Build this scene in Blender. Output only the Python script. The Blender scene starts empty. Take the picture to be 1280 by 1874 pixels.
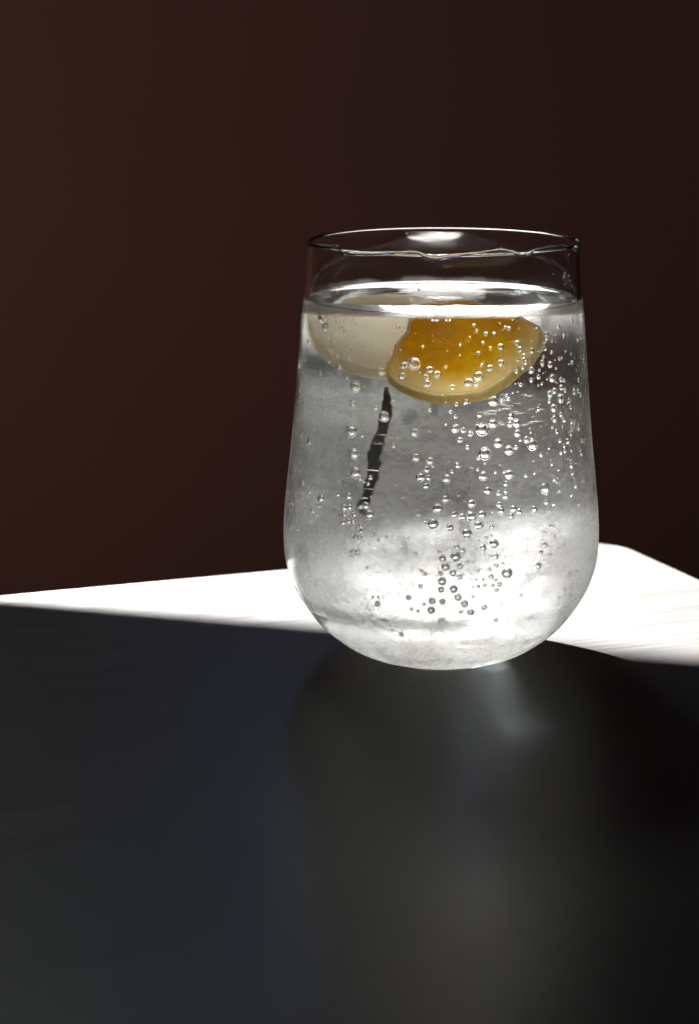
import bpy, bmesh, math, random
import numpy as np
from mathutils import Vector, Matrix, noise

S = bpy.context.scene
C = S.collection
PI = math.pi
cm = 0.01
rad = math.radians
random.seed(11)

# ------------------------------------------------------------------ camera
CAM = (-2.5975, -65.0, 18.281)      # cm
PITCH = 0.21479                     # looking down
FPX = 4287.3                        # focal length in pixels of the 1280 x 1874 photograph
cam_d = bpy.data.cameras.new("camera")
cam = bpy.data.objects.new("camera", cam_d)
C.objects.link(cam)
cam.location = [c * cm for c in CAM]
cam.rotation_euler = (PI / 2 - PITCH, 0, 0)
cam_d.sensor_fit = 'VERTICAL'
cam_d.sensor_height = 36.0
cam_d.sensor_width = 36.0 * 1280 / 1874
cam_d.lens = FPX / 1874 * 36.0
cam_d.dof.use_dof = True
cam_d.dof.focus_distance = 0.635
cam_d.dof.aperture_fstop = 20
cam_d.clip_start = 0.02
cam_d.clip_end = 50
S.camera = cam

# ------------------------------------------------------------------ world, light, exposure
w = bpy.data.worlds.new("World")
S.world = w
w.use_nodes = True
w.node_tree.nodes["Background"].inputs[0].default_value = (0.9, 0.85, 1.0, 1)
w.node_tree.nodes["Background"].inputs[1].default_value = 0.006
S.view_settings.view_transform = 'Standard'
S.view_settings.look = 'None'
S.view_settings.exposure = 0
S.view_settings.gamma = 1
cy = S.cycles
cy.max_bounces = 28
cy.diffuse_bounces = 6
cy.glossy_bounces = 10
cy.transmission_bounces = 24
cy.transparent_max_bounces = 24
cy.caustics_reflective = True
cy.caustics_refractive = True
cy.blur_glossy = 0.3
cy.sample_clamp_indirect = 14
cy.use_denoising = True
try:
    cy.denoiser = 'OPENIMAGEDENOISE'
    cy.denoising_input_passes = 'RGB_ALBEDO_NORMAL'
    cy.denoising_prefilter = 'ACCURATE'
except Exception:
    pass

# the hard beam of low sun: it reaches the table only beyond a straight edge that passes just behind the glass
EL = rad(34)
az = Vector((-0.43, 0.903, 0)).normalized()          # towards the light
SUN = (Vector((0, 0, 0)) + az * math.cos(EL) * 2.6 + Vector((0, 0, 1)) * math.sin(EL) * 2.6)
L1, L2 = Vector((-13.5, 6.45, 0)) * cm, Vector((7.34, -0.50, 0)) * cm
tl = (L2 - L1).normalized()
mid = L1 + tl * (-L1).dot(tl)
u = (mid - SUN).normalized()
m = (tl - u * tl.dot(u)).normalized().cross(u).normalized()
if m.y < 0:
    m = -m
HALF = rad(28)
TILT = rad(15)
axis = (u * math.cos(TILT) + m * math.sin(TILT)).normalized()
sl = bpy.data.lights.new("beam_lamp", 'SPOT')
sl.energy = 12000
sl.color = (1.0, 0.965, 0.94)
sl.spot_size = HALF * 2
sl.spot_blend = 0.1
sl.shadow_soft_size = 0.0015
sl.cycles.is_caustics_light = True
so = bpy.data.objects.new("beam_lamp", sl)
C.objects.link(so)
so.location = SUN
so.rotation_euler = axis.to_track_quat('-Z', 'Y').to_euler()

# narrow spot added from behind to light part of the glass and its contents
def shaft(name, target, el, azim, dist, radius, power, size, blend, col):
    l = bpy.data.lights.new(name, 'SPOT')
    l.energy, l.color, l.spot_blend, l.shadow_soft_size = power, col, blend, size
    l.spot_size = 2 * math.atan(radius / dist)
    l.cycles.is_caustics_light = True
    o = bpy.data.objects.new(name, l)
    C.objects.link(o)
    d_ = Vector((math.sin(azim) * math.cos(el), math.cos(azim) * math.cos(el), math.sin(el)))
    o.location = Vector(target) + d_ * dist
    o.rotation_euler = (-d_).to_track_quat('-Z', 'Y').to_euler()
    return o
shaft("lemon_fill_spot", (0, 0, 0.109), rad(13.6), rad(-10), 2.2, 0.036, 15500, 0.006, 0.2, (1.0, 0.97, 0.93))  # added spot that brightens the lemon slices and the waterline band
shaft("mist_fill_spot", (0.0, 0.0, 0.045), rad(46), rad(-22), 1.7, 0.029, 400, 0.008, 0.6, (0.97, 1.0, 0.94))  # added spot that brightens the mist and the glow on the table

# a tall dim opening behind the table, cool daylight
def area(name, loc, target, sx, sy, power, col):
    l = bpy.data.lights.new(name, 'AREA')
    l.shape = 'RECTANGLE'
    l.size, l.size_y = sx, sy
    l.energy = power
    l.color = col
    o = bpy.data.objects.new(name, l)
    C.objects.link(o)
    o.location = loc
    o.rotation_euler = (Vector(target) - Vector(loc)).to_track_quat('-Z', 'Y').to_euler()
    return o
area("window_lamp", (-0.46, 1.45, 1.5), (0, -0.1, 0.0), 0.32, 0.34, 5.4, (0.88, 0.97, 0.95))
area("sky_lamp", (-0.12, 2.0, 0.96), (0, -0.2, 0.0), 0.12, 0.3, 0.24, (0.35, 0.50, 1.0))
area("wall_fill_lamp", (-1.9, 1.2, 0.2), (-0.8, 3.0, -0.4), 0.5, 0.5, 21, (1.0, 0.74, 0.62))  # unseen warm lamp, added to brighten the wall

# ------------------------------------------------------------------ helpers
def ray(px, py):
    c, s = math.cos(PITCH), math.sin(PITCH)
    a, b = (px - 640) / FPX, -(py - 937) / FPX
    return Vector(CAM), Vector((a, c + b * s, -s + b * c)).normalized()

def mat(name):
    m_ = bpy.data.materials.new(name)
    m_.use_nodes = True
    nt = m_.node_tree
    nt.nodes.clear()
    return m_, nt

def N(nt, t, **kw):
    n = nt.nodes.new(t)
    for k, v in kw.items():
        if k in n.inputs.keys():
            n.inputs[k].default_value = v
        else:
            setattr(n, k, v)
    return n

def link_obj(name, me, material=None, parent=None, **props):
    o = bpy.data.objects.new(name, me)
    C.objects.link(o)
    if material is not None and not me.materials:
        me.materials.append(material)
    if parent is not None:
        o.parent = parent
    for k, v in props.items():
        o[k] = v
    return o

def from_bm(name, bm, smooth=True):
    me = bpy.data.meshes.new(name)
    bm.normal_update()
    bm.to_mesh(me)
    bm.free()
    if smooth:
        for p in me.polygons:
            p.use_smooth = True
    return me

def catmull(pts, n):
    out = []
    for i in range(len(pts) - 1):
        p0 = pts[max(i - 1, 0)]; p1 = pts[i]; p2 = pts[i + 1]; p3 = pts[min(i + 2, len(pts) - 1)]
        for k in range(n):
            t = k / n
            out.append(tuple(0.5 * ((2 * b) + (-a + c) * t + (2 * a - 5 * b + 4 * c - d) * t * t + (-a + 3 * b - 3 * c + d) * t ** 3)
                             for a, b, c, d in zip(p0, p1, p2, p3)))
    out.append(tuple(pts[-1]))
    return out

def lathe(profile, seg=192, flip=False, close_start=False, close_end=False, mats=None):
    """profile in cm, list of (r, z); returns a bmesh in metres"""
    bm = bmesh.new()
    rings = []
    for r, z in profile:
        if r < 1e-6:
            rings.append([bm.verts.new((0, 0, z * cm))])
        else:
            rings.append([bm.verts.new((r * cm * math.cos(2 * PI * k / seg), r * cm * math.sin(2 * PI * k / seg), z * cm)) for k in range(seg)])
    for i in range(len(rings) - 1):
        a, b = rings[i], rings[i + 1]
        for k in range(seg):
            k2 = (k + 1) % seg
            if len(a) == 1:
                vs = [a[0], b[k2], b[k]]
            elif len(b) == 1:
                vs = [a[k], a[k2], b[0]]
            else:
                vs = [a[k], a[k2], b[k2], b[k]]
            if flip:
                vs = vs[::-1]
            f = bm.faces.new(vs)
            if mats:
                f.material_index = mats[i]
    return bm

# ------------------------------------------------------------------ the glass profile (cm)
OUT = [(1.953, 0.0), (2.541, .25), (3.063, .6), (3.50, 1.0), (3.87, 1.5), (4.207, 2.1), (4.414, 2.8), (4.459, 3.5), (4.431, 4.2),
       (4.333, 5.2), (4.194, 6.5), (4.067, 8.0), (3.949, 9.5), (3.835, 10.8), (3.792, 11.75)]
outer = catmull(OUT, 8)
def r_out(z):
    if z <= outer[0][1]:
        return outer[0][0]
    for (r0, z0), (r1, z1) in zip(outer, outer[1:]):
        if z0 <= z <= z1:
            return r0 + (r1 - r0) * (z - z0) / (z1 - z0 + 1e-9)
    return outer[-1][0]
WALL = 0.125
def r_in(z):
    if z < 0.55:
        return 0.0
    if z < 2.0:                                       # the thicker foot
        t = (z - 0.55) / 1.45
        return (r_out(2.0) - WALL - 0.02) * math.sqrt(max(0, 1 - (1 - t) ** 2.3))
    return r_out(z) - WALL - 0.02 * max(0, (4 - z) / 2)
WATER_Z = 10.12

# ------------------------------------------------------------------ materials
def glass_mat(name, ior, rough=0.0, col=(1, 1, 1, 1)):
    m_, nt = mat(name)
    g = N(nt, 'ShaderNodeBsdfGlass', IOR=ior, Roughness=rough, Color=col)
    o = N(nt, 'ShaderNodeOutputMaterial')
    nt.links.new(g.outputs[0], o.inputs[0])
    return m_, nt, g
M_glass, nt, g = glass_mat("clear_glass", 1.5)
tc = N(nt, 'ShaderNodeTexCoord'); mp = N(nt, 'ShaderNodeMapping')
mp.inputs['Scale'].default_value = (60, 60, 14)
nz = N(nt, 'ShaderNodeTexNoise', Scale=1.0, Detail=2.0)
bp = N(nt, 'ShaderNodeBump', Strength=0.02, Distance=0.002)
nt.links.new(tc.outputs['Object'], mp.inputs[0]); nt.links.new(mp.outputs[0], nz.inputs['Vector'])
nt.links.new(nz.outputs[0], bp.inputs['Height']); nt.links.new(bp.outputs[0], g.inputs['Normal'])
M_wet, _, _ = glass_mat("water_against_glass", 1.33 / 1.5, 0.0, (0.985, 0.995, 0.99, 1))
M_surf, nt, g = glass_mat("water_surface", 1.33)
nz = N(nt, 'ShaderNodeTexNoise', Scale=220.0, Detail=1.0)
tc = N(nt, 'ShaderNodeTexCoord')
bp = N(nt, 'ShaderNodeBump', Strength=0.06, Distance=0.002)
nt.links.new(tc.outputs['Object'], nz.inputs['Vector'])
nt.links.new(nz.outputs[0], bp.inputs['Height']); nt.links.new(bp.outputs[0], g.inputs['Normal'])
M_bub, _, _ = glass_mat("gas_bubble", 1 / 1.33)
M_drop, _, _ = glass_mat("water_drop", 1.33)

# condensation: a skin of droplets far too fine to see, how closely they sit is stored per vertex
M_fog, nt = mat("fine_condensation")
tr = N(nt, 'ShaderNodeBsdfTransparent')
tl_ = N(nt, 'ShaderNodeBsdfTranslucent', Color=(0.93, 0.94, 0.94, 1))
df = N(nt, 'ShaderNodeBsdfDiffuse', Color=(0.90, 0.91, 0.91, 1))
mx = N(nt, 'ShaderNodeMixShader'); mx.inputs[0].default_value = 0.35
mo = N(nt, 'ShaderNodeMixShader')
at = N(nt, 'ShaderNodeAttribute', attribute_name="cover")
tc = N(nt, 'ShaderNodeTexCoord')
n1 = N(nt, 'ShaderNodeTexNoise', Scale=900.0, Detail=3.0, Roughness=0.7)
n2 = N(nt, 'ShaderNodeTexNoise', Scale=170.0, Detail=5.0, Roughness=0.65)
n3 = N(nt, 'ShaderNodeTexNoise', Scale=45.0, Detail=3.0, Roughness=0.6)
for n in (n1, n2, n3):
    nt.links.new(tc.outputs['Object'], n.inputs['Vector'])
def ramp(inp, a, b, lo, hi):
    r = N(nt, 'ShaderNodeMapRange')
    r.inputs[1].default_value, r.inputs[2].default_value = a, b
    r.inputs[3].default_value, r.inputs[4].default_value = lo, hi
    nt.links.new(inp, r.inputs[0])
    return r.outputs[0]
def mul(a, b):
    k = N(nt, 'ShaderNodeMath', operation='MULTIPLY')
    nt.links.new(a, k.inputs[0]); nt.links.new(b, k.inputs[1])
    return k.outputs[0]
v = mul(ramp(n1.outputs[0], .35, .65, .72, 1.18), ramp(n2.outputs[0], .3, .68, .68, 1.22))
v = mul(v, ramp(n3.outputs[0], .33, .65, .82, 1.12))
v = mul(v, at.outputs['Fac'])
cl = N(nt, 'ShaderNodeClamp'); nt.links.new(v, cl.inputs[0])
out = N(nt, 'ShaderNodeOutputMaterial')
nt.links.new(tl_.outputs[0], mx.inputs[1]); nt.links.new(df.outputs[0], mx.inputs[2])
fw = N(nt, 'ShaderNodeBsdfRefraction', IOR=1.19, Roughness=0.8, Color=(0.97, 0.98, 0.98, 1))
mf = N(nt, 'ShaderNodeMixShader'); mf.inputs[0].default_value = 0.55
nt.links.new(mx.outputs[0], mf.inputs[1]); nt.links.new(fw.outputs[0], mf.inputs[2])
nt.links.new(cl.outputs[0], mo.inputs[0]); nt.links.new(tr.outputs[0], mo.inputs[1]); nt.links.new(mf.outputs[0], mo.inputs[2])
nt.links.new(mo.outputs[0], out.inputs[0])

# painted wood table
TU = (Vector((-13.62, 6.60, 0)) - Vector((6.53, 14.46, 0))).normalized()     # along its far edge, to the left
TV = Vector((TU.y, -TU.x, 0)) * 1.0
if TV.y > 0:
    TV = -TV
M_table, nt = mat("table_lacquer")
tc = N(nt, 'ShaderNodeTexCoord')
mp = N(nt, 'ShaderNodeMapping'); mp.inputs['Rotation'].default_value = (0, 0, -math.atan2(-TU.y, -TU.x))
mp2 = N(nt, 'ShaderNodeMapping'); mp2.inputs['Scale'].default_value = (16, 420, 50)
nt.links.new(tc.outputs['Object'], mp.inputs[0]); nt.links.new(mp.outputs[0], mp2.inputs[0])
ng = N(nt, 'ShaderNodeTexNoise', Scale=1.0, Detail=3.0, Roughness=0.6, Distortion=0.0)
nt.links.new(mp2.outputs[0], ng.inputs['Vector'])
cr = N(nt, 'ShaderNodeValToRGB')
cr.color_ramp.elements[0].position = .3; cr.color_ramp.elements[0].color = (0.0330, 0.0325, 0.0320, 1)
cr.color_ramp.elements[1].position = .7; cr.color_ramp.elements[1].color = (0.0470, 0.0455, 0.0440, 1)
nt.links.new(ng.outputs[0], cr.inputs[0])
bs = N(nt, 'ShaderNodeBsdfPrincipled')
bs.inputs['Roughness'].default_value = 0.34
bs.inputs['Specular IOR Level'].default_value = 0.14
rr = ramp(ng.outputs[0], .3, .7, .31, .39)
nt.links.new(rr, bs.inputs['Roughness'])
bp = N(nt, 'ShaderNodeBump', Strength=0.2, Distance=0.0003)
nt.links.new(ng.outputs[0], bp.inputs['Height']); nt.links.new(bp.outputs[0], bs.inputs['Normal'])
nt.links.new(cr.outputs[0], bs.inputs['Base Color'])
o_ = N(nt, 'ShaderNodeOutputMaterial'); nt.links.new(bs.outputs[0], o_.inputs[0])

def plain(name, col, rough=0.8, nscale=3.0, amount=0.25):
    m_, nt_ = mat(name)
    b = N(nt_, 'ShaderNodeBsdfPrincipled'); b.inputs['Roughness'].default_value = rough
    t = N(nt_, 'ShaderNodeTexCoord'); n = N(nt_, 'ShaderNodeTexNoise', Scale=nscale, Detail=4.0)
    nt_.links.new(t.outputs['Object'], n.inputs['Vector'])
    c = N(nt_, 'ShaderNodeValToRGB')
    c.color_ramp.elements[0].position = .3; c.color_ramp.elements[0].color = tuple(x * (1 - amount) for x in col) + (1,)
    c.color_ramp.elements[1].position = .7; c.color_ramp.elements[1].color = tuple(x * (1 + amount) for x in col) + (1,)
    nt_.links.new(n.outputs[0], c.inputs[0]); nt_.links.new(c.outputs[0], b.inputs['Base Color'])
    o = N(nt_, 'ShaderNodeOutputMaterial'); nt_.links.new(b.outputs[0], o.inputs[0])
    return m_
M_wall = plain("brown_wall_paint", (0.067, 0.028, 0.024), 0.9, 0.7, 0.12)
M_floor = plain("dark_floor", (0.012, 0.009, 0.008), 0.7, 4.0, 0.2)

def fruit(name, c1, c2, trans, scale, bump, edge=None, r0=0.5, r1=1.0, deep=True, clear=0.0):
    m_, nt_ = mat(name)
    t = N(nt_, 'ShaderNodeTexCoord'); n = N(nt_, 'ShaderNodeTexNoise', Scale=scale, Detail=4.0)
    nt_.links.new(t.outputs['Object'], n.inputs['Vector'])
    c = N(nt_, 'ShaderNodeValToRGB')
    c.color_ramp.elements[0].position = .35; c.color_ramp.elements[0].color = c1 + (1,)
    c.color_ramp.elements[1].position = .65; c.color_ramp.elements[1].color = c2 + (1,)
    nt_.links.new(n.outputs[0], c.inputs[0])
    col_out = c.outputs[0]
    if edge:                                  # the pigment pales from the middle of the slice to its skin
        sp = N(nt_, 'ShaderNodeSeparateXYZ'); nt_.links.new(t.outputs['Object'], sp.inputs[0])
        cb = N(nt_, 'ShaderNodeCombineXYZ'); nt_.links.new(sp.outputs[0], cb.inputs[0]); nt_.links.new(sp.outputs[1], cb.inputs[1])
        ln = N(nt_, 'ShaderNodeVectorMath', operation='LENGTH'); of = N(nt_, 'ShaderNodeVectorMath', operation='ADD'); of.inputs[1].default_value = (0, -.0045, 0); nt_.links.new(cb.outputs[0], of.inputs[0]); nt_.links.new(of.outputs[0], ln.inputs[0])
        ad = N(nt_, 'ShaderNodeMath', operation='MULTIPLY_ADD'); ad.inputs[1].default_value = 0.004; nt_.links.new(n.outputs[0], ad.inputs[0]); nt_.links.new(ln.outputs['Value'], ad.inputs[2])
        rm = N(nt_, 'ShaderNodeMapRange', interpolation_type='SMOOTHSTEP'); rm.inputs[1].default_value = r0 * cm; rm.inputs[2].default_value = r1 * cm
        nt_.links.new(ad.outputs[0], rm.inputs[0])
        mc = N(nt_, 'ShaderNodeMix', data_type='RGBA'); mc.inputs[7].default_value = edge + (1,)
        nt_.links.new(rm.outputs[0], mc.inputs[0]); nt_.links.new(c.outputs[0], mc.inputs[6])
        col_out = mc.outputs[2]
    b = N(nt_, 'ShaderNodeBump', Strength=bump, Distance=0.0006)
    nt_.links.new(n.outputs[0], b.inputs['Height'])
    x = N(nt_, 'ShaderNodeBsdfPrincipled'); x.inputs['Roughness'].default_value = 0.6
    x.inputs['Subsurface Weight'].default_value = 1.0
    x.inputs['Subsurface Radius'].default_value = (1.0, 0.85, 0.5)
    x.inputs['Subsurface Scale'].default_value = 0.006 * trans
    x.inputs['Specular IOR Level'].default_value = 0.1
    nt_.links.new(col_out, x.inputs['Base Color']); nt_.links.new(b.outputs[0], x.inputs['Normal'])
    if not deep:
        a1 = N(nt_, 'ShaderNodeBsdfDiffuse'); a2 = N(nt_, 'ShaderNodeBsdfTranslucent')
        x = N(nt_, 'ShaderNodeMixShader'); x.inputs[0].default_value = trans
        for a in (a1, a2):
            nt_.links.new(col_out, a.inputs['Color']); nt_.links.new(b.outputs[0], a.inputs['Normal'])
        nt_.links.new(a1.outputs[0], x.inputs[1]); nt_.links.new(a2.outputs[0], x.inputs[2])
    if clear:                                 # watery pulp that lets some of what is behind show through
        y = N(nt_, 'ShaderNodeMixShader'); y.inputs[0].default_value = 1 - clear
        q = N(nt_, 'ShaderNodeBsdfTransparent')
        nt_.links.new(q.outputs[0], y.inputs[1]); nt_.links.new(x.outputs[0], y.inputs[2]); x = y
    o = N(nt_, 'ShaderNodeOutputMaterial'); nt_.links.new(x.outputs[0], o.inputs[0])
    return m_
M_flesh = fruit("lemon_flesh_amber", (0.85, 0.51, 0.004), (0.93, 0.64, 0.01), 0.72, 160, 0.25, (0.97, 0.88, 0.56), 1.3, 2.15, False)
M_pith = fruit("lemon_pith", (0.96, 0.88, 0.62), (0.97, 0.92, 0.70), 0.75, 300, 0.6, deep=False)
M_peel = fruit("lemon_peel", (0.98, 0.93, 0.72), (0.985, 0.95, 0.80), 0.75, 260, 0.6, deep=False)
M_pale = fruit("lemon_flesh_pale", (0.975, 0.87, 0.62), (0.985, 0.93, 0.75), 0.75, 130, 0.5, deep=False, clear=0.3)
M_pale_rim = fruit("lemon_rim_pale", (0.97, 0.90, 0.72), (0.98, 0.94, 0.82), 0.75, 130, 0.5, deep=False, clear=0.8)

# ------------------------------------------------------------------ the setting
def box_bm(x0, x1, y0, y1, z0, z1):
    bm = bmesh.new()
    bmesh.ops.create_cube(bm, size=1)
    for v_ in bm.verts:
        v_.co = Vector((x0 if v_.co.x < 0 else x1, y0 if v_.co.y < 0 else y1, z0 if v_.co.z < 0 else z1))
    return bm
link_obj("wall", from_bm("wall", box_bm(-4, 4, 3.0, 3.1, -0.75, 2.2), False), M_wall, kind='structure')
link_obj("floor", from_bm("floor", box_bm(-4, 4, -3, 2.999, -0.80, -0.75), False), M_floor, kind='structure')

# unseen flap added high up near the lamp; its straight lower edge cuts the beam
wdir = u.cross(m).normalized()
e0 = SUN + u * 0.40
vs_ = []
for a_, b_, c_ in ((-.35, 0, 0), (.35, 0, 0), (.35, -.30, 0), (-.35, -.30, 0), (-.35, 0, .004), (.35, 0, .004), (.35, -.30, .004), (-.35, -.30, .004)):
    vs_.append(tuple(e0 + wdir * a_ + m * b_ - u * c_))
me = bpy.data.meshes.new("beam_flap")
me.from_pydata(vs_, [], [(0, 1, 2, 3), (7, 6, 5, 4), (0, 4, 5, 1), (1, 5, 6, 2), (2, 6, 7, 3), (3, 7, 4, 0)])
link_obj("beam_flap", me, M_floor, kind='structure')

# table top: a slab with a rounded far corner
root = bpy.data.objects.new("table", None)
C.objects.link(root)
root['label'] = "matte wooden table with a rounded far corner, sunlit behind the glass, dark in front"
root['category'] = "table"
corner = Vector((6.53, 14.46, 0))
LU, LV, RC = 120.0, 95.0, 1.8
def rounded(p0, a, b, r, n=14):
    # corner at p0 between directions a and b (unit), rounded with radius r
    cc = p0 + a * r + b * r
    return [cc - b * r * math.cos(t * PI / 2 / n) - a * r * math.sin(t * PI / 2 / n) for t in range(n + 1)]
poly = []
A, B = corner, corner + TU * LU
Cc, D = corner + TU * LU + TV * LV, corner + TV * LV
poly += rounded(A, TU, TV, RC)
poly += rounded(D, -TV, TU, RC)
poly += rounded(Cc, -TU, -TV, RC)
poly += rounded(B, TV, -TU, RC)
bm = bmesh.new()
vs = [bm.verts.new(Vector((p.x, p.y, 0)) * cm) for p in poly]
f = bm.faces.new(vs)
bm.normal_update()
if f.normal.z < 0:
    bmesh.ops.reverse_faces(bm, faces=[f])
ext = bmesh.ops.extrude_face_region(bm, geom=[f])
for e in ext['geom']:
    if isinstance(e, bmesh.types.BMVert):
        e.co.z -= 0.024
bmesh.ops.recalc_face_normals(bm, faces=bm.faces)
edges = [e for e in bm.edges if e.is_manifold and abs(e.calc_face_angle(0)) > 1.0]
bmesh.ops.bevel(bm, geom=edges, offset=0.0016, segments=3, affect='EDGES')
link_obj("tabletop", from_bm("tabletop", bm, False), M_table, root)
for k, p in enumerate((A + (TU + TV) * 8, B + (-TU + TV) * 8, D + (TU - TV) * 8, Cc - (TU + TV) * 8)):
    bm = bmesh.new()
    bmesh.ops.create_cone(bm, cap_ends=True, segments=20, radius1=0.016, radius2=0.024, depth=0.726)
    bmesh.ops.translate(bm, verts=bm.verts, vec=Vector((p.x * cm, p.y * cm, -0.387)))
    link_obj("leg", from_bm("leg", bm), M_table, root)

# ------------------------------------------------------------------ the drinking glass
gl = bpy.data.objects.new("drinking_glass", None)
C.objects.link(gl)
gl['label'] = "rounded stemless glass with a misted lower wall, standing on the table"
gl['category'] = "glass"
# body: foot, outer wall, rim, dry inner wall down to the waterline
prof = [(0, 0.10), (1.0, 0.09), (1.55, 0.05), (1.72, 0.0)] + [(1.80, -0.0)] + outer
rt = outer[-1][0] - WALL / 2
for k in range(1, 9):
    t = PI * k / 9
    prof.append((rt + WALL / 2 * math.cos(t), 11.75 + WALL / 2 * math.sin(t)))
zi = 11.75
while zi > WATER_Z + 0.20:
    prof.append((r_in(zi), zi)); zi -= 0.08
CONTACT = WATER_Z + 0.13
prof.append((r_in(CONTACT), CONTACT))
me = from_bm("body", lathe(prof, 256))
link_obj("body", me, M_glass, gl)
RIMTOP = 11.75 + WALL / 2

# ------------------------------------------------------------------ the water
wt = bpy.data.objects.new("sparkling_water", None)
C.objects.link(wt)
wt['label'] = "clear sparkling water full of bubbles inside the rounded glass"
wt['category'] = "water"
prof = []
n = 26
for k in range(n + 1):
    z = 0.55 + 1.45 * (k / n) ** 2
    prof.append((r_in(z), z))
z = 2.0
while z < CONTACT - 0.08:
    z += 0.08
    prof.append((r_in(z), z))
prof.append((r_in(CONTACT), CONTACT))
mats = [0] * (len(prof) - 1)
for d, h in ((0.035, .07), (0.08, .035), (0.14, .015), (0.24, .004)):
    prof.append((r_in(CONTACT) - d, WATER_Z + h)); mats.append(1)
for r_ in (3.0, 2.2, 1.2, 0.0):
    prof.append((r_, WATER_Z)); mats.append(1)
me = from_bm("water_body", lathe(prof, 256, mats=mats))
me.materials.append(M_wet); me.materials.append(M_surf)
link_obj("water_body", me, None, wt)

# ------------------------------------------------------------------ condensation on the outside of the glass
STREAK = [(-9.7, 7.15, .45), (-9.6, 6.9, .8), (-9.4, 6.6, 1.15), (-9.5, 6.33, 1.15), (-10.1, 6.0, 1.0), (-10.5, 5.67, 1.15), (-11.2, 5.3, 1.1),
          (-11.6, 5.04, 1.2), (-11.5, 4.75, 1.25), (-11.6, 4.46, 1.15), (-12.3, 4.1, 1.1), (-12.7, 3.87, .95), (-13.3, 3.6, 1.1), (-13.4, 3.42, 1.0), (-13.4, 3.3, .4)]
def value_noise(x, y, seed):
    """smooth 2-D noise in -1..1, vectorised"""
    g = np.random.RandomState(seed).uniform(-1, 1, (257, 257))
    xi, yi = np.floor(x).astype(int), np.floor(y).astype(int)
    fx, fy = x - xi, y - yi
    fx, fy = fx * fx * (3 - 2 * fx), fy * fy * (3 - 2 * fy)
    q = lambda i, j: g[(xi + i) % 257, (yi + j) % 257]
    return (q(0, 0) * (1 - fx) + q(1, 0) * fx) * (1 - fy) + (q(0, 1) * (1 - fx) + q(1, 1) * fx) * fy
def streak_d(phi, z):
    """< 0 inside the wiped track"""
    best = np.full(phi.shape, 9.0)
    for (p0, z0, w0), (p1, z1, w1) in zip(STREAK, STREAK[1:]):
        ax, ay = (phi - p0) * .073, z - z0
        bx, by = (p1 - p0) * .073, z1 - z0
        t = np.clip((ax * bx + ay * by) / (bx * bx + by * by), 0, 1)
        best = np.minimum(best, np.hypot(ax - bx * t, ay - by * t) - (w0 + (w1 - w0) * t) * .073)
    return best
SMUDGES = [(random.uniform(-50, 50), random.uniform(2.0, 9.7), random.uniform(.6, 2.2), random.uniform(.08, .4)) for _ in range(46)]
SMUDGES += [(28, 8.6, 2.2, .5), (31, 8.0, 1.8, .45), (32, 7.4, 1.2, .5)]
def sstep(a, b, x):
    t = np.clip((x - a) / (b - a), 0, 1)
    return t * t * (3 - 2 * t)
FRONT, BACK = 0.10, 0.56
def cover(phi, z):
    a = np.abs(phi)
    back = sstep(115, 75, a)
    c = FRONT + (BACK - FRONT) * back            # front is far clearer than the back
    c = c + 0.36 * sstep(160, 122, a) * (1 - back)
    c = c * (1 - .5 * (1 - back) * sstep(7.0, 8.0, z))
    c = c + 0.10 * sstep(140, 90, a) * (1 - back)
    c = c * (1 + 1.1 * back * sstep(7.4, 4.8, z)) * (1 + 1.5 * back * sstep(5, 20, a) * sstep(7.6, 6.4, z)) * (1 - 0.80 * back * sstep(3.6, 2.2, z) * (1 - sstep(2.0, 1.0, z))) * (1 - .88 * back * sstep(6.6, 7.8, z)) + (1 - back) * (0.54 * sstep(5.2, 2.8, z) + 0.35 * sstep(2.4, .8, z))
    c = c * (1 - .5 * (phi < 0) * sstep(80, 95, a) * sstep(135, 115, a))
    c = c * (1 + 0.45 * value_noise(phi * .06 + 40, z * .6 + 3, 1))
    c = c * (1 - back * sstep(4.4, 3.4, z) * sstep(.9, 1.6, z) * (.45 * sstep(-2, 10, phi) - .30 * sstep(-3, -12, phi)))
    c = c * (1 - .25 * np.exp(-((phi - 10) / 14) ** 2 - ((z - 2.2) / .9) ** 2))
    top = 10.34 + 0.09 * value_noise(phi * .09 + 30, z * 0, 2) + 0.03 * value_noise(phi * .4 + 90, z * 0, 3)
    c = np.where(z > WATER_Z - .1, c * sstep(top + .05, top - .10, z) * .10, c)
    for (p, zz, sx, sz) in SMUDGES:
        q = ((phi - p) / sx) ** 2 + ((z - zz) / sz) ** 2 + .5 * value_noise(phi * 1.1 + 80, z * 5, 5)
        c = c * (1 - 0.45 * sstep(1.3, .6, q))
    sd = streak_d(phi, z) + 0.02 * value_noise(phi * 1.4 + 60, z * 6, 4)
    c = c * sstep(0.0, 0.02, sd) * (1 + .3 * sstep(.05, .02, sd) * (a < 30))
    q = ((phi - 5.4) / 3.0) ** 2 + ((z - 4.28) / .62) ** 2      # finger mark with its ridges
    rid = np.sin((phi + .5 * np.sin(z * 5)) * 2 * PI / 0.75)
    c = c * (1 - (0.28 + 0.32 * rid) * sstep(1, .88, q) * np.where(q > .6, 1.15, .75))
    return np.clip(c, 0, 1)
phis = []
p = -180.0
while p < 180 - 1e-6:
    phis.append(p)
    p += 0.25 if abs(p) < 32 else (0.5 if abs(p) < 60 else 1.25)
zs = [0.12 + 0.03 * k for k in range(346)]
zs = [z for z in zs if z < 10.55]
me = bpy.data.meshes.new("condensation")
PH, ZZ = np.meshgrid(np.array(phis), np.array(zs))
RR = np.array([(r_out(z) + 0.012) * cm for z in zs])[:, None]
verts = np.stack([RR * np.sin(np.radians(PH)), RR * np.cos(np.radians(PH)), ZZ * cm], -1).reshape(-1, 3)
cov = cover(PH, ZZ).ravel().astype(np.float32)
n = len(phis)
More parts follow.
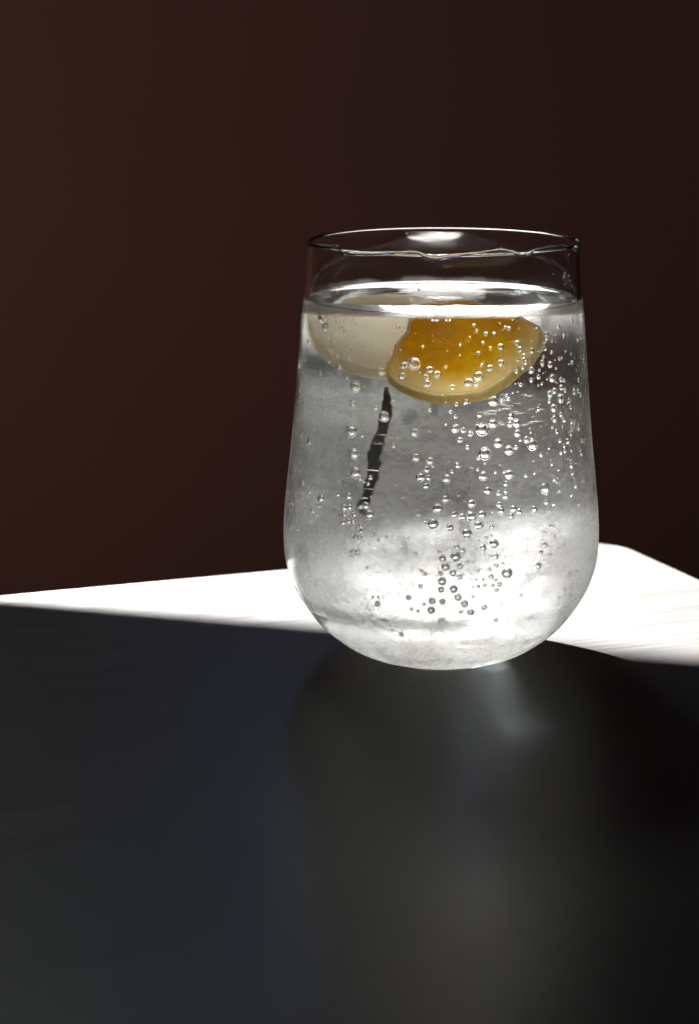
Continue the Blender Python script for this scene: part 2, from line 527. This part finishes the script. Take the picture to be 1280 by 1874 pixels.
I, K = np.meshgrid(np.arange(len(zs) - 1), np.arange(n), indexing='ij')
K2 = (K + 1) % n
faces = np.stack([I * n + K, (I + 1) * n + K, (I + 1) * n + K2, I * n + K2], -1).reshape(-1, 4)
me.from_pydata(verts.tolist(), [], faces.tolist())
me.polygons.foreach_set("use_smooth", [True] * len(faces))
at_ = me.attributes.new("cover", 'FLOAT', 'POINT')
at_.data.foreach_set("value", cov)
link_obj("condensation", me, M_fog, gl)

# ------------------------------------------------------------------ drops on the glass
def sphere_mesh(name, mt, seg=20, rings=12):
    bm = bmesh.new()
    bmesh.ops.create_uvsphere(bm, u_segments=seg, v_segments=rings, radius=1)
    me_ = from_bm(name, bm)
    me_.materials.append(mt)
    return me_
drop_me = sphere_mesh("water_drop", M_drop, 16, 10)
def on_wall(px, py, rfun):
    """the point of the front wall that the photograph shows at this pixel: azimuth and height"""
    o, d = ray(px, py)
    t, st = 56.0, 0.5
    f_ = lambda t_: math.hypot(o.x + d.x * t_, o.y + d.y * t_) - rfun(o.z + d.z * t_)
    while t < 72 and f_(t) > 0:
        t += 0.06
    if t >= 72:
        return None
    lo, hi = t - 0.06, t
    for _ in range(12):
        md = (lo + hi) / 2
        if f_(md) > 0:
            lo = md
        else:
            hi = md
    return o + d * hi
def drop_at(P, rr, flat=.5, sx=1, sz=1, inside=False):
    a = math.atan2(P.x, P.y)
    rad_ = (r_in(P.z) - rr * flat * .6 if inside else r_out(P.z) + rr * flat * .5)
    o = link_obj("water_drop", drop_me, None, gl)
    o.location = Vector((math.sin(a) * rad_, math.cos(a) * rad_, P.z)) * cm
    o.scale = (rr * cm * sx, rr * cm * flat, rr * cm * sz)
    o.rotation_euler = (0, 0, -a)
    return o
for px, py, rr in ((885, 466, .045), (917, 457, .05), (951, 465, .04), (962, 467, .05), (975, 459, .035), (745, 428, .03), (767, 530, .03),
                   (1055, 444, .09), (1053, 455, .07), (1033, 502, .04), (1041, 505, .03), (1032, 509, .05), (1012, 502, .03), (1043, 514, .03),
                   (1034, 521, .03), (1046, 523, .025), (1041, 466, .025), (1041, 540, .025), (606, 433, .03)):
    P = on_wall(px, py, r_out)
    if P is not None:
        drop_at(P, rr, .55, 1, random.uniform(.9, 1.5))
# drops on the back wall: bottom of the wiped track, and the runs at the right, seen stretched through the water
for phi, z, rr, sx, sz in ((-13.4, 3.42, .10, .75, 1.3), (-13.1, 3.75, .06, 1, .5), (-12.4, 4.02, .07, 1.2, .25), (-11.6, 4.58, .1, 1.1, .35),
                           (-10.8, 5.45, .06, 1.3, .3), (-10.3, 5.72, .06, 1.3, .3), (-9.9, 6.15, .05, 1.3, .25)):
    a = rad(phi)
    drop_at(Vector((math.sin(a), math.cos(a), z)), rr, .45, sx, sz)
for k in range(34):
    phi, z = random.uniform(11, 23), random.uniform(5.9, 7.0)
    a = rad(phi)
    drop_at(Vector((math.sin(a), math.cos(a), z)), random.uniform(.04, .075), .4, random.uniform(1.2, 2.2), random.uniform(.25, .5))

# wavy line of water left just below the rim on the inside of the near wall
pts = [(574, 449), (590, 451), (608, 452), (620, 459), (632, 464), (660, 465), (695, 464.5), (730, 464), (752, 463), (766, 465), (782, 471), (800, 473.5),
       (830, 469), (870, 465.5), (905, 461), (920, 459), (938, 461), (950, 465.5), (965, 466.5), (985, 460), (1010, 455), (1035, 451.5), (1048, 452)]
path = []
for px, py in catmull(pts, 4):
    P = on_wall(px, py, r_out)
    if P is not None:
        a = math.atan2(P.x, P.y)
        path.append((a, P.z))
bm = bmesh.new()
rings = []
for i, (a, z) in enumerate(path):
    hr = 0.075 * (0.75 + 0.35 * noise.noise(Vector((i * .37, 0, 0)))) * min(1, .3 + min(i, len(path) - 1 - i) / 6)
    ri = r_in(min(z, 11.7)) - .012
    cen = Vector((math.sin(a) * ri, math.cos(a) * ri, z))
    inn = Vector((-math.sin(a), -math.cos(a), 0))
    rings.append([bm.verts.new((cen + inn * hr * .55 * math.cos(t) + Vector((0, 0, 1)) * hr * math.sin(t)) * cm) for t in [2 * PI * k / 12 for k in range(12)]])
for a_, b_ in zip(rings, rings[1:]):
    for k in range(12):
        bm.faces.new((a_[k], a_[(k + 1) % 12], b_[(k + 1) % 12], b_[k]))
bm.faces.new(rings[0]); bm.faces.new(rings[-1][::-1])
bmesh.ops.recalc_face_normals(bm, faces=bm.faces)
link_obj("water_film", from_bm("water_film", bm), M_drop, gl)

# ------------------------------------------------------------------ bubbles on the near wall, as the photograph shows them
B = []
def zoomed(ox, oy, sc, lst):
    for x_, y_, r_ in lst:
        B.append((ox + x_ / sc, oy + y_ / sc, r_ / sc))
zoomed(520, 680, 4.267, [(520,125,42),(508,257,26),(700,290,18),(757,362,38),(485,475,45),(590,505,16),(510,652,38),(1007,487,30),(843,587,16),(1017,683,30),(1138,710,27),(1160,750,24),(1107,775,23),(1058,838,30),(1123,840,20),(1104,905,20),(522,803,40),(572,848,16),(600,866,16),(655,838,18),(640,884,14),(612,1060,28),(665,985,8),(475,985,26),(440,1075,26),(485,1070,24),(445,1125,22),(525,1125,18),(640,1130,34),(435,1190,22),(480,1180,22),(515,1190,20),(580,1215,18),(555,1235,16),(580,1258,18),(545,1270,15),(1200,1085,34),(1100,1178,26),(1160,1205,36),(1255,1012,22),(690,1280,12),(790,1297,11),(725,1325,9),(125,870,18),(120,985,20),(180,945,16),(220,850,14),(255,1000,30),(195,1095,22),(180,1165,18),(230,1130,18),(115,1160,15),(90,1230,15),(230,1220,20),(240,1300,18),(135,1330,12),(70,1290,14),(540,1300,16),(570,1300,16),(455,1340,12),(170,550,25),(130,330,14),(125,500,14),(195,120,18),(145,110,14),(80,420,14),(210,230,14),(1265,418,10)])
zoomed(520, 400, 4.267, [(265,715,46),(290,850,30),(450,885,9),(205,880,10),(190,835,9),(525,790,7),(390,810,7),(545,825,6),(172,960,14),(160,1025,12),(155,1105,12),(140,1220,16),(195,1310,18),(255,1210,20),(405,1165,20),(738,1200,30),(920,1155,32),(945,1130,16),(1005,1145,44),(908,1235,24),(1135,1188,24),(1103,1245,24),(1112,1298,26),(1195,1228,26),(1080,1008,10),(1185,765,8),(1157,795,8),(1203,795,7),(1268,800,8)])
zoomed(800, 400, 4.267, [(70,803,8),(102,803,8),(297,840,10),(320,893,9),(262,935,8),(185,998,9),(395,908,14),(460,910,14),(368,980,12),(430,1020,12),(515,1010,22),(333,1060,14),(520,1135,22),(430,1175,22),(360,1150,12),(68,1167,10),(10,1225,20),(545,855,9),(580,865,14),(440,1010,8),(855,1085,14),(850,1130,20),(915,1145,24),(935,1250,30),(765,1190,24),(822,1190,12),(820,1240,18),(760,1265,16),(125,1325,18),(260,1290,30),(340,1240,32),(325,1300,26),(670,1030,22),(650,980,20),(700,1080,18),(715,1130,16),(690,1170,14),(640,1200,14)])
zoomed(800, 680, 4.267, [(150,455,32),(215,467,20),(272,495,20),(152,358,16),(188,543,20),(247,600,16),(240,243,19),(157,265,14),(67,417,9),(465,240,36),(345,345,20),(330,415,16),(375,465,46),(458,415,34),(595,420,26),(652,412,30),(600,360,22),(655,490,26),(500,570,32),(400,655,45),(337,685,15),(385,725,8),(640,600,22),(590,625,34),(730,540,28),(785,580,42),(505,300,10),(670,540,12),(945,290,28),(1005,215,34),(915,180,26),(950,155,26),(905,235,16),(950,375,26),(1020,380,20),(1075,395,18),(1130,440,22),(1100,160,24),(1000,130,22),(1070,490,16),(1050,550,22),(1020,585,16),(985,545,16),(1150,640,24),(1075,740,20),(1080,800,16),(940,850,14),(920,730,14),(80,850,30),(157,715,14),(170,745,18),(122,792,14),(330,772,12),(380,830,33),(548,792,20),(592,815,32),(555,885,18),(555,945,18),(555,985,20),(500,960,20),(412,940,25),(470,795,10),(715,820,14),(885,925,40),(285,1045,28),(68,1010,26),(140,1130,22),(505,1050,20),(520,1100,24),(620,1085,24),(665,1105,24),(600,1140,20),(788,1085,24),(880,1030,20),(935,1040,16),(210,1150,32),(283,1145,34),(367,1130,27),(342,1215,30),(105,1230,25),(443,1222,16),(245,1280,33),(395,1310,14),(432,1300,10),(330,1333,14),(465,1365,28),(780,800,10),(1105,900,16),(1075,970,18),(1130,1040,20),(1150,1130,22),(980,940,12)])
zoomed(510, 940, 4.129, [(1215,300,14),(1240,350,24),(1262,420,22),(1225,462,18),(1237,522,28),(1230,582,20),(1030,315,16),(1075,440,12),(1107,465,14),(1070,558,17),(975,640,18),(1158,668,24),(1150,735,26),(1240,672,20),(1095,690,12),(995,725,14),(1048,738,12),(1235,810,22),(800,808,14),(770,800,12),(727,685,20),(742,633,10),(695,633,9),(920,910,20),(850,880,12),(575,300,18),(535,295,16),(535,330,14),(595,270,10),(655,412,11),(780,340,10),(828,443,10),(165,320,14),(150,275,10)])
zoomed(800, 940, 4.129, [(155,265,18),(198,290,20),(148,340,32),(180,408,20),(68,415,26),(125,458,22),(178,487,18),(203,468,12),(130,580,26),(165,640,24),(233,378,14),(283,376,12),(262,413,9),(316,437,12),(362,268,22),(450,240,30),(415,330,14),(460,332,18),(380,192,14),(418,182,12),(462,402,15),(510,387,14),(408,430,13),(423,485,18),(455,508,14),(490,540,18),(433,550,14),(465,580,16),(372,548,14),(320,557,14),(357,505,11),(305,507,9),(268,503,9),(280,562,9),(555,460,36),(655,618,16),(218,688,25),(375,712,20),(268,750,24),(280,635,12),(188,745,14),(465,800,16),(792,400,22),(840,242,18),(808,300,16),(893,105,20),(910,183,14),(925,62,14),(830,150,14),(940,145,12),(975,240,12),(930,272,11),(875,315,12),(990,565,16),(1030,610,14),(1040,540,14),(950,630,14),(1020,460,16),(1065,440,14),(430,930,10),(820,905,10),(730,780,18)])
placed = []
def place(px, py, rp, depth=0.0, name_list=None):
    P = on_wall(px, py, r_out)
    if P is None:
        return
    rr = rp / 65.5 * 1.13
    z = min(P.z, WATER_Z - rr - .03)
    a = math.atan2(P.x, P.y)
    rw = r_in(z) - rr * 1.04 - 0.006 - depth
    if z < 2.6:
        rw -= 0.05
    cen = Vector((math.sin(a) * rw, math.cos(a) * rw, z))
    for c2, r2 in placed:
        if (cen - c2).length < (rr + r2) * 1.01:
            d_ = (cen - c2).length
            rr = min(rr, max(d_ - r2 * 1.01, 0))
    if rr < 0.012:
        return
    placed.append((cen, rr))
B.sort(key=lambda b: -b[2])
for i, (px, py, rp) in enumerate(B):
    place(px, py, rp, 0.0)
main_bubbles = placed[:295]
rest = placed[295:]
# many finer ones: crowded along both sides, on the slice and on the far wall
def scatter(n_, phi0, phi1, z0, z1, r0, r1):
    for _ in range(n_):
        rr = r0 + (r1 - r0) * random.random() ** 2.2
        z = random.uniform(z0, z1)
        a = rad(random.uniform(phi0, phi1))
        rw = r_in(z) - rr * 1.05 - .006 - (0.05 if z < 2.6 else 0)
        c_ = Vector((math.sin(a) * rw, math.cos(a) * rw, z))
        if all((c_ - c2).length > (rr + r2) * 1.03 for c2, r2 in placed):
            placed.append((c_, rr)); rest.append((c_, rr))
scatter(170, 93, 135, 4.0, 9.7, .015, .075)
scatter(80, 108, 150, 6.0, 9.8, .02, .08)
scatter(160, -140, -93, 3.2, 9.8, .015, .075)
scatter(60, 60, 95, 2.5, 9.5, .02, .06)
scatter(60, -95, -60, 2.5, 9.5, .02, .06)
scatter(110, 130, 230, 1.6, 9.9, .010, .028)
scatter(150, -50, 50, 1.5, 9.8, .015, .04)
bub_me = sphere_mesh("bubble", M_bub, 20, 12)
for c_, rr in main_bubbles:
    o = link_obj("bubble", bub_me, None, wt)
    o.location = c_ * cm
    o.scale = (rr * cm,) * 3
# a few that cling to the lemon are placed with it below

# ------------------------------------------------------------------ lemon slices
def slice_parts(root_, R_, th, m_flesh, seedv, m_peel=None, m_pith=None, outline=None):
    m_peel = m_peel or M_peel
    m_pith = m_pith or M_pith
    seg = 144
    def wob(a):
        f_ = 1.0
        if outline:                           # this slice is a torn, leaf-shaped piece rather than a round one
            d_ = math.degrees(a) % 360
            for (a0, r0_), (a1, r1_) in zip(outline, outline[1:]):
                if a0 <= d_ <= a1:
                    t_ = (d_ - a0) / (a1 - a0)
                    t_ = t_ * t_ * (3 - 2 * t_)
                    f_ = r0_ + (r1_ - r0_) * t_
        return f_ * (1 + .012 * math.sin(5 * a + seedv * 2) + .018 * noise.noise(Vector((math.cos(a) * 6, math.sin(a) * 6, seedv))) + .014 * noise.noise(Vector((math.cos(a) * 22, math.sin(a) * 22, seedv))))
    def ring_solid(name, prof_, material):
        bm_ = bmesh.new()
        rings_ = []
        for r_, z_ in prof_:
            if r_ == 0:
                rings_.append([bm_.verts.new((0, 0, z_ * cm))])
            else:
                rings_.append([bm_.verts.new((r_ * wob(2 * PI * k / seg) * cm * math.cos(2 * PI * k / seg), r_ * wob(2 * PI * k / seg) * cm * math.sin(2 * PI * k / seg),
                                              (z_ + (.02 * noise.noise(Vector((r_ * 2.2, k * .5, z_ * 3 + seedv))) if r_ > .3 else 0)) * cm)) for k in range(seg)])
        m_ = len(rings_)
        for i in range(m_ if prof_[0][0] else m_ - 1):
            a_, b_ = rings_[i], rings_[(i + 1) % m_]
            for k in range(seg):
                k2 = (k + 1) % seg
                if len(a_) == 1:
                    bm_.faces.new([a_[0], b_[k], b_[k2]])
                elif len(b_) == 1:
                    bm_.faces.new([a_[k], b_[0], a_[k2]])
                else:
                    bm_.faces.new([a_[k], b_[k], b_[k2], a_[k2]])
        bmesh.ops.recalc_face_normals(bm_, faces=bm_.faces)
        link_obj(name, from_bm(name, bm_), material, root_)
    h = th / 2
    f1 = R_ * .945
    ring_solid("flesh", [(0, h * .9), (f1 * .2, h * .93), (f1 * .4, h * .95), (f1 * .6, h * .95), (f1 * .8, h * .93), (f1 * .97, h * .9), (f1, h * .7), (f1, 0), (f1, -h * .7), (f1 * .97, -h * .9),
                         (f1 * .8, -h * .93), (f1 * .6, -h * .95), (f1 * .3, -h * .95), (0, -h * .9)], m_flesh)
    g1 = R_ * .98
    ring_solid("pith", [(f1 + .008, h * .9), (f1 + .03, h), (g1 - .03, h), (g1, h * .95), (g1, 0), (g1, -h * .95), (g1 - .03, -h), (f1 + .03, -h), (f1 + .008, -h * .9), (f1 + .008, 0)], m_pith)
    ring_solid("peel", [(g1 + .008, h * .93), (g1 + .03, h * .97), (R_ - .02, h * .93), (R_, h * .8), (R_ + .01, 0), (R_, -h * .8), (R_ - .02, -h * .93), (g1 + .03, -h * .97), (g1 + .008, -h * .93), (g1 + .008, 0)], m_peel)

s1 = bpy.data.objects.new("lemon_slice", None); C.objects.link(s1)
s1['label'] = "amber lemon slice tipped towards us, its rim beaded with bubbles, right of the paler one"
s1['category'] = "lemon slice"
s1['group'] = "lemon slices floating in the glass"
slice_parts(s1, 1.80, .36, M_flesh, 1.0, outline=[(0, 1.06), (25, .93), (50, .80), (80, .97), (115, .97), (140, .80), (165, .86), (190, 1.04), (220, .98), (265, .93), (310, .90), (340, 1.0), (360, 1.06)])
s1.location = Vector((0.42, -1.05, 8.86)) * cm
s1.rotation_euler = (rad(40), rad(-13), 0)
s2 = bpy.data.objects.new("lemon_slice", None); C.objects.link(s2)
s2['label'] = "pale cream lemon slice floating at the left, half hidden behind the amber one"
s2['category'] = "lemon slice"
s2['group'] = "lemon slices floating in the glass"
slice_parts(s2, 1.5, .34, M_pale, 4.0, M_pale_rim, M_pale_rim)
s2.location = Vector((-1.45, 0.4, 9.12)) * cm
s2.rotation_euler = (rad(38), rad(6), 0)

# added froth standing for the bright light band at the waterline, deeper at sides
M_light_band, nt = mat("light_band")
tr = N(nt, 'ShaderNodeBsdfTransparent'); tl_ = N(nt, 'ShaderNodeBsdfTranslucent', Color=(0.95, 0.95, 0.95, 1)); df = N(nt, 'ShaderNodeBsdfDiffuse', Color=(0.95, 0.95, 0.95, 1))
mx = N(nt, 'ShaderNodeMixShader'); mx.inputs[0].default_value = 0.5; mo = N(nt, 'ShaderNodeMixShader')
at = N(nt, 'ShaderNodeAttribute', attribute_name="cover"); tc = N(nt, 'ShaderNodeTexCoord')
n1 = N(nt, 'ShaderNodeTexNoise', Scale=420.0, Detail=4.0, Roughness=0.7)
nt.links.new(tc.outputs['Object'], n1.inputs['Vector'])
cl = N(nt, 'ShaderNodeClamp'); nt.links.new(mul(ramp(n1.outputs[0],   .35, .6, .8, 1.2), at.outputs['Fac']), cl.inputs[0])
out = N(nt, 'ShaderNodeOutputMaterial')
nt.links.new(tl_.outputs[0], mx.inputs[1]); nt.links.new(df.outputs[0], mx.inputs[2])
nt.links.new(cl.outputs[0], mo.inputs[0]); nt.links.new(tr.outputs[0], mo.inputs[1]); nt.links.new(mx.outputs[0], mo.inputs[2]); nt.links.new(mo.outputs[0], out.inputs[0])
prof_n, segn = 30, 240
verts, cov, faces = [], [], []
for k in range(segn):
    a = 2 * PI * k / segn                     # azimuth, 0 = far side
    near = max(0.0, -math.cos(a))             # 1 where the band clings to the near wall, 0 at the sides and behind
    side = abs(math.sin(a)) ** 1.5
    lo = WATER_Z - 0.02 - 0.36 * (1 - near) * (1 if math.cos(a) < 0 else side) + .02 * noise.noise(Vector((math.sin(a) * 9, 1, 0)))
    hi = WATER_Z + 0.02 + 0.32 * near * (1 + .12 * noise.noise(Vector((math.sin(a) * 7, 5, 0))))
    for i in range(prof_n):
        if i < 10:                            # band rising up the wall
            z = lo + (hi - lo) * i / 9
            r = r_in(z) - 0.015
            cv = 1.0 * sstep(0, 3, i)
        else:                                 # thin sheet on the surface
            t = (i - 9) / (prof_n - 10)
            z = WATER_Z + 0.02 + (hi - WATER_Z - 0.02) * (1 - t) ** 12
            r = (r_in(hi) - 0.02) * (1 - t)
            cv = 0.6
        x, y = r * math.sin(a), r * math.cos(a)
        if i >= 10:
            cv *= float(sstep(-0.5, -1.3, y + .3 * noise.noise(Vector((x * .9, y * .9, 2)))))
            cv = max(cv, .02)
        if math.cos(a) > 0:
            cv *= .5 * side * side
        cv *= 1 - 0.32 * float(sstep(1.5, .3, abs(x - .1))) * (1 if y < 0 else .5)
        verts.append((x * cm, y * cm, z * cm)); cov.append(float(cv))
for k in range(segn):
    k2 = (k + 1) % segn
    for i in range(prof_n - 2):
        faces.append((k * prof_n + i, k * prof_n + i + 1, k2 * prof_n + i + 1, k2 * prof_n + i))
me = bpy.data.meshes.new("light_band")
me.from_pydata(verts, [], faces)
me.polygons.foreach_set("use_smooth", [True] * len(faces))
me.attributes.new("cover", 'FLOAT', 'POINT').data.foreach_set("value", cov)
link_obj("light_band", me, M_light_band, wt)

# bubbles clinging to the lemon rim (joined with the other fine ones)
bpy.context.view_layer.update()
MW = s1.matrix_basis.copy()
for k in range(90):
    a = rad(random.uniform(-75, 60)) if k < 60 else rad(random.uniform(0, 360))
    rr = .018 + .045 * random.random() ** 2
    if k % 2:
        loc = Vector((math.cos(a) * (1.82 * 1.035 + rr * 1.1), math.sin(a) * (1.82 * 1.035 + rr * 1.1), random.uniform(-.28, .28)))
    else:
        q = random.uniform(1.0, 1.75)
        loc = Vector((math.cos(a) * q, math.sin(a) * q, .36 + rr))
    wloc = (MW @ (loc * cm)) / cm
    if wloc.z > WATER_Z - rr - .02 or math.hypot(wloc.x, wloc.y) > r_in(wloc.z) - rr - .01:
        continue
    if all((wloc - c2).length > (rr + r2) * 1.03 for c2, r2 in placed):
        placed.append((wloc, rr)); rest.append((wloc, rr))
bm = bmesh.new()
bmesh.ops.create_uvsphere(bm, u_segments=14, v_segments=9, radius=1)
tv = np.array([v_.co[:] for v_ in bm.verts]); tf = [[v_.index for v_ in f_.verts] for f_ in bm.faces]
bm.free()
verts = np.concatenate([tv * rr * cm + np.array(c_[:]) * cm for c_, rr in rest])
faces = [[i_ + k * len(tv) for i_ in f_] for k in range(len(rest)) for f_ in tf]
me = bpy.data.meshes.new("fine_bubbles")
me.from_pydata(verts.tolist(), [], faces)
me.polygons.foreach_set("use_smooth", [True] * len(faces))
link_obj("fine_bubbles", me, M_bub, wt, kind='stuff')
for o in bpy.data.objects:
    if o.type == 'MESH':
        if o.name.split(".")[0] in ("body", "water_body"):
            o.cycles.is_caustics_caster = True
        elif o.name.split(".")[0] in ("tabletop", "flesh", "pith", "peel", "light_band", "condensation"):
            o.cycles.is_caustics_receiver = True
print("bubbles", len(main_bubbles), len(rest))
